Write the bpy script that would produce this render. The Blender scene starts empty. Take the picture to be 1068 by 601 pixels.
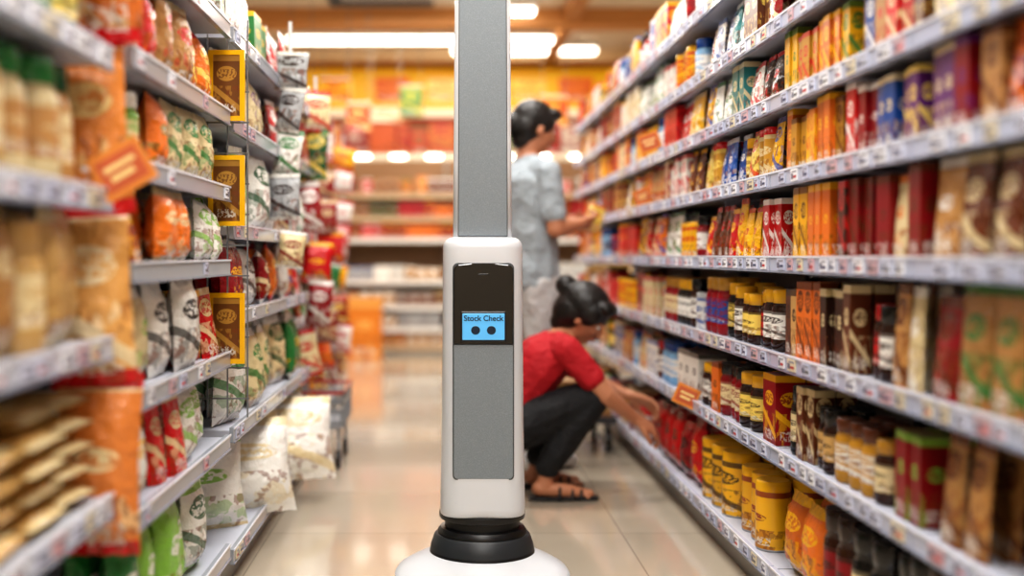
import bpy, math, random
import numpy as np
from mathutils import Vector, Matrix, Euler

random.seed(23)
scene = bpy.context.scene
H = 0.95; F = 1100.0; VX, VY = 465.0, 266.0

def lin(c):
    c = c.lstrip('#'); o = []
    for i in (0, 2, 4):
        v = int(c[i:i+2], 16)/255.0
        o.append(v/12.92 if v <= 0.04045 else ((v+0.055)/1.055)**2.4)
    return (o[0], o[1], o[2], 1.0)

# ------------------------------------------------------------------ materials
class NT:
    def __init__(s, name):
        s.m = bpy.data.materials.new(name); s.m.use_nodes = True
        s.t = s.m.node_tree; s.n = s.t.nodes; s.l = s.t.links
        s.b = s.n['Principled BSDF']
    def node(s, typ, **kw):
        n = s.n.new(typ)
        for k, v in kw.items(): setattr(n, k, v)
        return n
    def put(s, sock, v):
        if isinstance(v, bpy.types.NodeSocket): s.l.new(v, sock)
        else: sock.default_value = v
    def M(s, op, a, b=0.0, c=0.0):
        n = s.node('ShaderNodeMath', operation=op)
        s.put(n.inputs[0], a); s.put(n.inputs[1], b); s.put(n.inputs[2], c)
        return n.outputs[0]
    def mix(s, f, a, b, mode='MIX'):
        n = s.node('ShaderNodeMix', data_type='RGBA', blend_type=mode)
        s.put(n.inputs[0], f); s.put(n.inputs[6], a); s.put(n.inputs[7], b)
        return n.outputs[2]
    def noise(s, vec, scale, detail=2.0):
        n = s.node('ShaderNodeTexNoise'); n.inputs['Scale'].default_value = scale
        n.inputs['Detail'].default_value = detail
        if vec is not None: s.l.new(vec, n.inputs['Vector'])
        return n.outputs['Fac']
    def bump(s, h, strength, dist):
        n = s.node('ShaderNodeBump'); n.inputs['Strength'].default_value = strength
        n.inputs['Distance'].default_value = dist
        s.l.new(h, n.inputs['Height']); s.l.new(n.outputs[0], s.b.inputs['Normal'])

def plain(name, col, rough=0.5, metal=0.0, noise_amt=0.06, nscale=12.0, bump=0.0, emis=0.0, coat=0.0):
    t = NT(name); c = lin(col) if isinstance(col, str) else col
    tc = t.node('ShaderNodeTexCoord')
    f = t.noise(tc.outputs['Object'], nscale, 3)
    dark = tuple(x*(1-noise_amt*2) for x in c[:3])+(1,)
    t.put(t.b.inputs['Base Color'], t.mix(f, dark, c))
    t.b.inputs['Roughness'].default_value = rough
    t.b.inputs['Metallic'].default_value = metal
    t.b.inputs['Coat Weight'].default_value = coat
    if bump: t.bump(f, bump, 0.01)
    if emis:
        t.b.inputs['Emission Color'].default_value = c
        t.b.inputs['Emission Strength'].default_value = emis
    return t.m

def attr_mat(name, rough, pattern=True, film=False, metal=0.0, emis=0.0):
    t = NT(name)
    a1 = t.node('ShaderNodeAttribute', attribute_name='ca').outputs['Color']
    if pattern:
        a2 = t.node('ShaderNodeAttribute', attribute_name='cb').outputs['Color']
        r = t.node('ShaderNodeAttribute', attribute_name='rnd').outputs['Fac']
        uvn = t.node('ShaderNodeUVMap', uv_map='UVMap').outputs[0]
        sp = t.node('ShaderNodeSeparateXYZ'); t.l.new(uvn, sp.inputs[0])
        u, v = sp.outputs[0], sp.outputs[1]
        def band(x, lo, hi): return t.M('MULTIPLY', t.M('GREATER_THAN', x, lo), t.M('LESS_THAN', x, hi))
        cy = t.M('ADD', 0.52, t.M('MULTIPLY', r, 0.25))
        du = t.M('DIVIDE', t.M('SUBTRACT', u, 0.5), t.M('ADD', 0.26, t.M('MULTIPLY', r, 0.16)))
        dv = t.M('DIVIDE', t.M('SUBTRACT', v, cy), t.M('ADD', 0.06, t.M('MULTIPLY', r, 0.09)))
        e = t.M('LESS_THAN', t.M('ADD', t.M('MULTIPLY', du, du), t.M('MULTIPLY', dv, dv)), 1.0)
        cb = t.node('ShaderNodeCombineXYZ')
        t.put(cb.inputs[0], t.M('ADD', u, t.M('MULTIPLY', r, 37.0))); t.put(cb.inputs[1], v); t.put(cb.inputs[2], r)
        n1 = t.noise(cb.outputs[0], 4.5, 2)
        n3 = t.noise(cb.outputs[0], 8.0, 4)
        lowv = t.M('ADD', 0.32, t.M('MULTIPLY', r, 0.25))
        pic = t.M('MULTIPLY', t.M('GREATER_THAN', n1, 0.54), t.M('LESS_THAN', v, lowv))
        cb2 = t.node('ShaderNodeCombineXYZ')
        t.put(cb2.inputs[0], t.M('MULTIPLY', u, 14.0)); t.put(cb2.inputs[1], t.M('MULTIPLY', v, 26.0)); t.put(cb2.inputs[2], t.M('MULTIPLY', r, 9.0))
        n2 = t.noise(cb2.outputs[0], 1.0, 1)
        txt = t.M('MULTIPLY', t.M('GREATER_THAN', n2, 0.5), band(u, 0.16, 0.84))
        c = t.mix(t.M('MULTIPLY', pic, 0.5), a1, a2)
        dk = t.M('MULTIPLY', t.M('MULTIPLY', t.M('GREATER_THAN', n3, 0.55), t.M('LESS_THAN', v, lowv)), 0.55)
        c = t.mix(dk, c, lin('#7a3a16'))
        small = t.M('MULTIPLY', txt, band(v, 0.06, 0.2))
        c = t.mix(t.M('MULTIPLY', small, 0.6), c, (0.8, 0.78, 0.7, 1))
        c = t.mix(t.M('MULTIPLY', t.M('GREATER_THAN', v, 0.9), 0.85), c, a2)
        dg = t.M('ADD', v, t.M('MULTIPLY', u, 0.35))
        rib = t.M('MULTIPLY', band(dg, 0.42, 0.52), t.M('GREATER_THAN', r, 0.45))
        c = t.mix(t.M('MULTIPLY', rib, 0.8), c, a2)
        c = t.mix(t.M('MULTIPLY', e, 0.92), c, a2)
        inner = t.M('MULTIPLY', t.M('MULTIPLY', e, txt), band(dv, -0.6, 0.6))
        c = t.mix(t.M('MULTIPLY', inner, 0.85), c, a1)
    else:
        c = a1
    t.put(t.b.inputs['Base Color'], c)
    if emis:
        t.put(t.b.inputs['Emission Color'], c); t.b.inputs['Emission Strength'].default_value = emis
    t.b.inputs['Roughness'].default_value = rough
    t.b.inputs['Metallic'].default_value = metal
    if film:
        tc = t.node('ShaderNodeTexCoord')
        t.bump(t.noise(tc.outputs['Object'], 34.0, 3), 0.75, 0.016)
    return t.m

MP = attr_mat('printed_carton', 0.32)
MG = attr_mat('gloss_plain', 0.16, pattern=False)
MF = attr_mat('printed_film', 0.2, film=True)
MM = attr_mat('matte_plain', 0.5, pattern=False)
MATS = [MP, MG, MF, MM]
GLOWP = attr_mat('printed_sign_added_glow', 0.4, emis=0.32)  # weak emission added to brighten the far fascia and posters, no lightbox behind
GLOWM = attr_mat('plain_sign_added_glow', 0.4, pattern=False, emis=0.32)

# ------------------------------------------------------------------ mesh builder
class MB:
    def __init__(s):
        s.v = []; s.f = []; s.uv = []; s.ca = []; s.cb = []; s.r = []; s.m = []; s.sm = []
        s.X = Matrix.Identity(4)
    def face(s, idx, uvs, ca, cb, r, m, sm=False):
        s.f.append(idx); s.uv.extend(uvs); s.ca.extend(ca); s.cb.extend(cb); s.r.append(r); s.m.append(m); s.sm.append(sm)
    def add(s, pts):
        b = len(s.v); X = s.X
        for p in pts: s.v.append(tuple(X @ Vector(p)))
        return b
    def box(s, x0, x1, y0, y1, z0, z1, ca, cb=None, m=3, r=0.5, ch=0.0):
        cb = cb or ca
        b = s.add([(x0,y0,z0),(x1,y0,z0),(x1,y1,z0),(x0,y1,z0),(x0,y0,z1),(x1,y0,z1),(x1,y1,z1),(x0,y1,z1)])
        full = [(0,0),(1,0),(1,1),(0,1)]; t = [(.05,.3)]*4
        for q, uv in (((0,1,5,4),full),((1,2,6,5),full),((2,3,7,6),full),((3,0,4,7),full),((4,5,6,7),t),((3,2,1,0),t)):
            s.face([b+i for i in q], uv, ca, cb, r, m)
    def carton(s, w, h, d, ca, cb, r):
        c = 0.0018; pts = []
        prof = [(0, c), (c, 0), (h-c, 0), (h, c)]
        for z, ins in prof:
            for x, y in ((-w/2+ins, ins), (w/2-ins, ins), (w/2-ins, d-ins), (-w/2+ins, d-ins)): pts.append((x, y, z))
        b = s.add(pts)
        for k in range(3):
            v0, v1 = prof[k][0]/h, prof[k+1][0]/h
            for i in range(4):
                j = (i+1) % 4
                s.face([b+k*4+i, b+k*4+j, b+k*4+4+j, b+k*4+4+i], [(0,v0),(1,v0),(1,v1),(0,v1)], ca, cb, r, 0)
        s.face([b+12, b+13, b+14, b+15], [(.05,.3)]*4, ca, cb, r, 0)
        s.face([b+3, b+2, b+1, b], [(.05,.3)]*4, ca, cb, r, 0)
    def lathe(s, cx, cy, prof, seg=14, r=0.5, sx=1.0):
        pts = []
        for (rad, z, *_) in prof:
            for i in range(seg):
                a = 2*math.pi*i/seg - math.pi/2
                pts.append((cx+rad*math.cos(a)*sx, cy+rad*math.sin(a), z))
        b = s.add(pts); n = len(prof)
        for k in range(n-1):
            ca, cb, m = prof[k][2], prof[k][3], prof[k][4]
            for i in range(seg):
                j = (i+1) % seg
                u0 = (2*i/seg+0.5) % 1.0; u1 = u0+2/seg
                s.face([b+k*seg+i, b+k*seg+j, b+(k+1)*seg+j, b+(k+1)*seg+i], [(u0,0),(u1,0),(u1,1),(u0,1)], ca, cb, r, m, True)
        ca, cb, m = prof[-1][2:5]
        s.face([b+(n-1)*seg+i for i in range(seg)], [(.05,.3)]*seg, ca, cb, r, 3)
        s.face([b+i for i in range(seg)][::-1], [(.05,.3)]*seg, ca, cb, r, 3)
    def pillow(s, w, h, t, ca, cb, r, y0=0.0, nu=8, nv=10, cc=None, crimp=0.06, m=2, lump=0.0):
        cc = cc or ca
        for side in (-1, 1):
            pts = []
            for j in range(nv+1):
                v = j/nv
                for i in range(nu+1):
                    u = i/nu; uu = 2*u-1; vv = (2*v-1)
                    k = max(0, 1-abs(uu)**2.6)**0.6*max(0, 1-(abs(vv)/(1-crimp*2))**4 if abs(vv) < 1-crimp*2 else 0)**0.6
                    pinch = 1-0.09*(1-k)*(1-abs(vv))
                    z = h*v
                    if j in (0, nv): z += (0.003 if i % 2 else 0)
                    y = side*(t/2*k*(1.0+0.25*(0.4-v)) + 0.001)
                    if lump: y += side*lump*k*math.sin(i*2.1+r*20)*math.cos(j*1.7+r*9)
                    pts.append((uu*w/2*pinch, y+t/2+y0, z))
            b = s.add(pts); W = nu+1
            for j in range(nv):
                col = cc if (j == 0 or j == nv-1) else ca
                for i in range(nu):
                    q = [b+j*W+i, b+j*W+i+1, b+(j+1)*W+i+1, b+(j+1)*W+i]
                    uv = [(i/nu,j/nv),((i+1)/nu,j/nv),((i+1)/nu,(j+1)/nv),(i/nu,(j+1)/nv)]
                    if side == 1: q = q[::-1]; uv = uv[::-1]
                    s.face(q, uv, col, cb if col is ca else cc, r, m, True)
    def pouch(s, w, h, t, ca, cb, r):
        nu, nv = 6, 7
        for side in (-1, 1):
            pts = []
            for j in range(nv+1):
                v = j/nv
                for i in range(nu+1):
                    uu = 2*i/nu-1
                    k = (1-abs(uu)**3)**0.6 if abs(uu) < 1 else 0
                    th = t/2*(1-v**1.8)*(0.35+0.65*k)+0.001
                    pts.append((uu*w/2*(1-0.03*math.sin(v*3.14)), side*th+t/2, h*v))
            b = s.add(pts); W = nu+1
            for j in range(nv):
                for i in range(nu):
                    q = [b+j*W+i, b+j*W+i+1, b+(j+1)*W+i+1, b+(j+1)*W+i]
                    uv = [(i/nu,j/nv),((i+1)/nu,j/nv),((i+1)/nu,(j+1)/nv),(i/nu,(j+1)/nv)]
                    if side == 1: q = q[::-1]; uv = uv[::-1]
                    s.face(q, uv, ca, cb, r, 2, True)
    def obj(s, name, mats=None, parent=None):
        me = bpy.data.meshes.new(name); me.from_pydata(s.v, [], s.f)
        uvl = me.uv_layers.new(name='UVMap'); uvl.data.foreach_set('uv', np.array(s.uv, dtype=np.float32).ravel())
        for nm, dat in (('ca', s.ca), ('cb', s.cb)):
            a = me.attributes.new(nm, 'FLOAT_COLOR', 'FACE'); a.data.foreach_set('color', np.array(dat, dtype=np.float32).ravel())
        a = me.attributes.new('rnd', 'FLOAT', 'FACE'); a.data.foreach_set('value', np.array(s.r, dtype=np.float32))
        for m in (mats or MATS): me.materials.append(m)
        me.polygons.foreach_set('material_index', s.m); me.polygons.foreach_set('use_smooth', s.sm)
        me.update()
        o = bpy.data.objects.new(name, me); scene.collection.objects.link(o)
        if parent: o.parent = parent
        return o

def empty(name, loc=(0,0,0), rz=0):
    e = bpy.data.objects.new(name, None); scene.collection.objects.link(e)
    e.location = loc; e.rotation_euler = (0, 0, rz); e.empty_display_size = 0.1
    return e

# ------------------------------------------------------------------ product library
C = {k: lin(v) for k, v in dict(
    red='#c8161b', dred='#8c1019', orange='#e07424', yellow='#f2b61e', lyel='#eed066', gold='#c28e2e', brown='#633218', dbrown='#2f1810',
    black='#161312', white='#e8e5de', cream='#dfcc9e', beige='#cca466', green='#2a783a', dgreen='#14502c', lgreen='#82b448',
    blue='#1f4d97', lblue='#80aed2', purple='#642a74', pink='#c24a7a', grey='#aeb0b2', teal='#2f8486', ltgrey='#d4d6d8', coffee='#381c10', tan='#b4854e').items()}
def K(shape, w, h, d, a, b, c=None): return (shape, w, h, d, a, b, c)
ACC = ['white', 'cream', 'yellow', 'red', 'dbrown', 'white', 'lyel', 'yellow', 'blue', 'green', 'black']

def make(b, k, hmax, rr, acc=None, sc=1.0, base=None):
    shape, w, h, d, a, c2, c3 = k
    a = base or a
    h = min(h*sc, hmax); A = C[a]; B = C[acc or c2]; D = C[c3] if c3 else B
    j = random.uniform(0.78, 1.1); A = (min(1, A[0]*j), min(1, A[1]*j), min(1, A[2]*j), 1)
    if shape == 'box': b.carton(w, h, d, A, B, rr)
    elif shape == 'jar':
        R = w/2-0.001; L = C[c3]
        b.lathe(0, R, [(R*.86, 0, A, A, 1), (R, h*.05, A, A, 1), (R, h*.2, B, A, 0), (R, h*.64, A, A, 1), (R*.97, h*.7, A, A, 1),
                       (R*.78, h*.78, L, L, 1), (R*.9, h*.785, L, L, 1), (R*.9, h*.97, L, L, 1), (R*.84, h, L, L, 1)], r=rr)
    elif shape == 'tin':
        R = w/2-0.001; L = C[c3]
        b.lathe(0, R, [(R*.97, 0, C['grey'], A, 1), (R, h*.03, A, B, 0), (R, h*.85, L, L, 1), (R*1.0, h*.87, L, L, 1), (R*1.0, h*.98, L, L, 1), (R*.92, h, L, L, 1)], r=rr)
    elif shape == 'bottle':
        R = w/2-0.001; L = C[c3]
        b.lathe(0, R, [(R*.9, 0, A, A, 1), (R, h*.04, A, A, 1), (R, h*.15, B, A, 0), (R, h*.5, A, A, 1), (R*.9, h*.6, A, A, 1), (R*.42, h*.76, A, A, 1),
                       (R*.38, h*.86, L, L, 1), (R*.46, h*.865, L, L, 1), (R*.46, h*.99, L, L, 1), (R*.4, h, L, L, 1)], r=rr, seg=12)
    elif shape == 'pouch': b.pouch(w, h, d, A, B, rr)
    elif shape == 'bag': b.pillow(w, h, d, A, B, rr, cc=D, lump=0.004)
    elif shape == 'stack':
        n = max(1, int(h/0.04)); X = b.X.copy()
        for i in range(n):
            b.X = X @ Matrix.Translation((random.uniform(-.006, .006), d+random.uniform(-.01, .005), i*0.04+0.0)) @ Matrix.Rotation(math.radians(90), 4, 'X')
            b.pillow(w, d, 0.036, A, B, rr, cc=D, y0=-0.036)
        b.X = X
NAMES = {'box': 'food_cartons', 'jar': 'glass_food_jars', 'tin': 'food_tins', 'bottle': 'sauce_bottles', 'pouch': 'food_pouches', 'bag': 'filled_food_bags', 'stack': 'piled_food_packets'}
NAMES_L = {'box': 'dry_goods_cartons', 'jar': 'preserve_jars', 'tin': 'storage_tins', 'bottle': 'condiment_bottles', 'pouch': 'snack_pouches', 'bag': 'rice_and_noodle_bags', 'stack': 'piled_noodle_packets'}
NAMES_B = {'box': 'cereal_cartons', 'jar': 'jam_jars', 'tin': 'biscuit_tins', 'bottle': 'drink_bottles', 'pouch': 'biscuit_pouches', 'bag': 'crisp_bags', 'stack': 'piled_biscuit_packets'}

def fill(B, side, xf, y0, y1, z, gap, kinds, rows=2, depth=0.36, dens=1.0, mess=0.0, nmax=4, pacc=0.3, pbase=0.0):
    y = y0 + 0.012; ki = random.randint(0, 5)
    kinds = list(kinds); miss = 0
    while y < y1-0.03 and miss < 8:
        k = kinds[ki % len(kinds)]; ki += 1
        if len(kinds) > 4: k = random.choice(kinds)
        n = random.randint(1, nmax)
        rr = random.random()
        acc = random.choice(ACC) if random.random() < pacc and k[0] != 'stack' else None
        base = random.choice(('white', 'cream', 'dbrown', 'yellow', 'dred', 'green', 'tan', 'blue', 'black')) if (random.random() < pbase and k[0] in ('box', 'pouch', 'bag')) else None
        if acc == (base or k[4]): acc = None
        if base == k[5] and not acc: base = None
        sc = random.uniform(0.9, 1.14)
        for q in range(n):
            w = k[1]
            if y + w > y1-0.004:
                miss += 1; break
            yc = y + w/2
            back = random.choice((0, 0, 0, 0.012, 0.0)) + mess*random.uniform(-0.03, 0.02)
            nr = max(1, min(rows, int(depth/(k[3]+0.004))))
            for rw in range(nr):
                off = 0.016 + back + rw*(k[3]+0.005)
                rz = math.radians(random.uniform(-3, 3)*(1+mess*3))
                tl = Matrix.Rotation(math.radians(-random.uniform(0, 7)*mess), 4, 'X') @ Matrix.Rotation(math.radians(random.uniform(-4, 4)*mess), 4, 'Y')
                if side == 'R': T = Matrix.Translation((xf+off, yc, z)) @ Matrix.Rotation(-math.pi/2+rz, 4, 'Z')
                elif side == 'L': T = Matrix.Translation((xf-off, yc, z)) @ Matrix.Rotation(math.pi/2+rz, 4, 'Z')
                else: T = Matrix.Translation((yc, xf+off, z)) @ Matrix.Rotation(rz, 4, 'Z')
                b = B[k[0]]; b.X = T @ tl
                make(b, k, gap-0.036, rr, acc, sc, base)
            y += w + random.uniform(0.001, 0.005)
        if random.random() > dens: y += random.uniform(0.03, 0.08)

# ------------------------------------------------------------------ room
def tile_floor():
    t = NT('polished_tile'); tc = t.node('ShaderNodeTexCoord')
    br = t.node('ShaderNodeTexBrick'); t.l.new(tc.outputs['Object'], br.inputs['Vector'])
    br.offset = 0.0; br.inputs['Scale'].default_value = 1.0
    br.inputs['Brick Width'].default_value = 0.6; br.inputs['Row Height'].default_value = 0.6
    br.inputs['Mortar Size'].default_value = 0.003; br.inputs['Mortar Smooth'].default_value = 0.3
    br.inputs['Color1'].default_value = lin('#c4b9a8'); br.inputs['Color2'].default_value = lin('#bcb09e'); br.inputs['Mortar'].default_value = lin('#968b7c')
    n = t.noise(tc.outputs['Object'], 3.0, 5)
    c = t.mix(t.M('MULTIPLY', n, 0.4), br.outputs['Color'], lin('#988c78'))
    t.put(t.b.inputs['Base Color'], c)
    t.put(t.b.inputs['Roughness'], t.M('ADD', 0.06, t.M('MULTIPLY', n, 0.14)))
    t.b.inputs['Coat Weight'].default_value = 0.7
    t.b.inputs['Coat Roughness'].default_value = 0.08
    return t.m
def slab(name, x0, x1, y0, y1, z0, z1, mat):
    b = MB(); b.box(x0, x1, y0, y1, z0, z1, (1,1,1,1), m=0); return b.obj(name, [mat])
wallm = plain('warm_wall_paint', '#d6c8b4', 0.7)
slab('floor', -4, 4, -4, 13, -0.1, 0, tile_floor())
ceilm = plain('ceiling_paint', '#e2d2b8', 0.8)
slab('ceiling', -4, 4, -4, 13, 3.05, 3.15, ceilm)
slab('wall_far', -4, 4, 12.9, 13.0, 0, 3.05, plain('far_wall_paint', '#d29c68', 0.7))
slab('wall_left', -4.1, -4, -4, 13, 0, 3.05, wallm)
slab('wall_right', 4, 4.1, -4, 13, 0, 3.05, wallm)
slab('wall_back', -4, 4, -4.1, -4, 0, 3.05, wallm)

b = MB()
for y in (8.95, 11.3): b.box(-3.9, 3.9, y, y+0.22, 2.9, 3.05, lin('#c88c50'))
b.box(-3.9, 3.9, 10.7, 10.85, 2.93, 3.05, lin('#e0c298'))
b.box(1.0, 1.12, 6.5, 12.5, 2.93, 3.05, lin('#b67c40')); b.box(-1.9, -1.78, 6.5, 12.5, 2.93, 3.05, lin('#c6965c'))
b.obj('trim_1')
vent = MB()
vent.box(-0.95, -0.1, 8.2, 8.7, 3.0, 3.05, lin('#3c4246'))
for i in range(6): vent.box(-0.93, -0.12, 8.22+i*0.08, 8.25+i*0.08, 2.985, 3.0, lin('#5e6466'))
vent.obj('ceiling_air_vent')

tubem = plain('fluorescent_tube_glow', '#fff6e8', 0.5, emis=7.0, noise_amt=0)
housem = plain('white_fixture_metal', '#f1efe9', 0.4)
def tube_fixture(x0, x1, y, z):
    b = MB(); b.box(x0, x1, y-0.07, y+0.07, z+0.03, z+0.08, (1,1,1,1), m=1)
    b.box(x0+0.02, x1-0.02, y-0.05, y+0.05, z-0.012, z+0.03, (1,1,1,1), m=0)
    b.obj('ceiling_light', [tubem, housem])
tube_fixture(-1.5, 1.05, 9.9, 2.955)
tube_fixture(0.05, 1.5, 10.45, 2.96)
tube_fixture(0.2, 0.75, 8.75, 2.96)
def area(x, y, sx, sy, p, col=(1, 0.97, 0.935), z=2.98):
    l = bpy.data.lights.new('ceiling_panel_lamp', 'AREA'); l.shape = 'RECTANGLE'; l.size = sx; l.size_y = sy; l.energy = p; l.color = col
    o = bpy.data.objects.new('ceiling_panel_lamp', l); scene.collection.objects.link(o); o.location = (x, y, z)
    pb = MB(); pb.box(x-sx/2-.03, x+sx/2+.03, y-sy/2-.03, y+sy/2+.03, 2.985, 3.05, (1,1,1,1), m=0); q = pb.obj('lamp_housing', [housem])
    q.parent = o; q.matrix_parent_inverse = Matrix.Translation((-x, -y, -z))
for y in (-2.6, -0.9, 0.8, 2.6, 4.4, 6.2, 7.7): area(0.1, y, 1.3, 0.4, 46 if y < 5 else 40)  # the ones behind the camera are unseen, added as fill
for x in (-2.6, 2.7):
    for y in (0, 3.5, 7): area(x, y, 0.6, 1.6, 28)
area(-0.3, 11.95, 3.5, 0.3, 55, (1, .92, .8)); area(0, 9.4, 2.5, 0.12, 44, (1, .93, .82)); area(0, 8.35, 1.6, 0.12, 24, (1, .93, .82))

# ------------------------------------------------------------------ shelving
METAL = lin('#b8bcc8'); STRIP = lin('#b4bbd0'); PANEL = lin('#b0aba4'); PLINTH = lin('#8d8a86')
def gondola(name, side, xf, depth, bays, top, tags=1.0, strip=None):
    b = MB(); s = 1 if side == 'R' else -1; ST = strip or STRIP
    def bx(d0, d1, y0, y1, z0, z1, col, m=3):
        x0, x1 = xf+s*d0, xf+s*d1
        b.box(min(x0, x1), max(x0, x1), y0, y1, z0, z1, col, m=m)
    ymin, ymax = bays[0][0], bays[-1][1]
    bx(depth, depth+0.03, ymin, ymax, 0, top, PANEL)
    bx(0.03, depth, ymin, ymax, 0, 0.075, PLINTH)
    for (y0, y1, levels) in bays:
        for yy in (y0, y1): bx(depth-0.04, depth, yy-0.015, yy+0.015, 0.075, top, METAL)
        for li, z in enumerate(levels):
            zt = z-0.001
            bx(0.004, depth, y0+0.004, y1-0.004, zt-0.022, zt, METAL)
            for yy in (y0+0.006, y1-0.009): bx(0.1, depth, yy, yy+0.003, max(0.08, zt-0.05), zt-0.022, METAL)
            bx(-0.008, 0.004, y0+0.003, y1-0.003, zt-0.034, zt+0.008, ST, m=1)
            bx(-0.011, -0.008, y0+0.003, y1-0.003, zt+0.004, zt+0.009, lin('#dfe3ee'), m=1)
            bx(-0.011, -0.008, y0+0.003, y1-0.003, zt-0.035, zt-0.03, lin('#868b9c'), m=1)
            y = y0+0.03
            while y < y1-0.08:
                w = random.choice((0.035, 0.045, 0.055)); c = random.choice((lin('#e4e5ec'), lin('#d2d6e8'), lin('#ececf0'), lin('#d8ccb0'), lin('#c2c6da'), lin('#cca8ae')))
                if random.random() < tags:
                    bx(-0.0115, -0.008, y, y+w, zt-0.027, zt+0.002, c)
                    bx(-0.0122, -0.0115, y+0.004, y+w*0.55, zt-0.02, zt-0.014, random.choice((lin('#b03038'), lin('#40466a'), lin('#606060'))))
                    bx(-0.0122, -0.0115, y+w*.62, y+w-0.004, zt-0.022, zt-0.008, lin('#6a6a7c'))
                    bx(-0.0122, -0.0115, y+0.004, y+w*0.8, zt-0.006, zt-0.002, lin('#8a8c98'))
                y += w+random.uniform(0.008, 0.06)
    return b.obj(name)

RL = [0.12, 0.44, 0.69, 0.94, 1.16, 1.36, 1.56, 1.78]
ry = [0.24+0.85*i for i in range(9)]
XR = 0.865
gondola('supermarket_shelving_unit', 'R', XR, 0.42, [(ry[i], ry[i+1], RL) for i in range(8)], 2.02)

PR = {k: MB() for k in NAMES}
J = lambda w,h,a,l,c: K('jar', w, h, w, a, l, c)
T = lambda w,h,a,l,c: K('tin', w, h, w, a, l, c)
BX = lambda w,h,d,a,c: K('box', w, h, d, a, c)
PO = lambda w,h,d,a,c: K('pouch', w, h, d, a, c)
BG = lambda w,h,d,a,c,e=None: K('bag', w, h, d, a, c, e)
farmix = [BX(.08,.17,.05,'red','yellow'), PO(.09,.17,.05,'red','white'), BX(.07,.15,.05,'white','red'), J(.07,.13,'coffee','lyel','yellow'), PO(.1,.18,.05,'orange','cream'),
          T(.08,.14,'yellow','red','yellow'), BX(.09,.16,.05,'cream','blue'), PO(.09,.17,.05,'brown','yellow'), T(.07,.12,'dred','red','red'), PO(.1,.16,.05,'white','green'), BX(.08,.17,.05,'dred','cream'),
          PO(.09,.17,.05,'tan','red'), BX(.07,.16,.05,'red','dred'), J(.07,.15,'dred','white','black'), BX(.07,.17,.05,'yellow','red'), PO(.08,.17,.05,'yellow','green'), J(.07,.14,'lblue','white','blue')]
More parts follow.
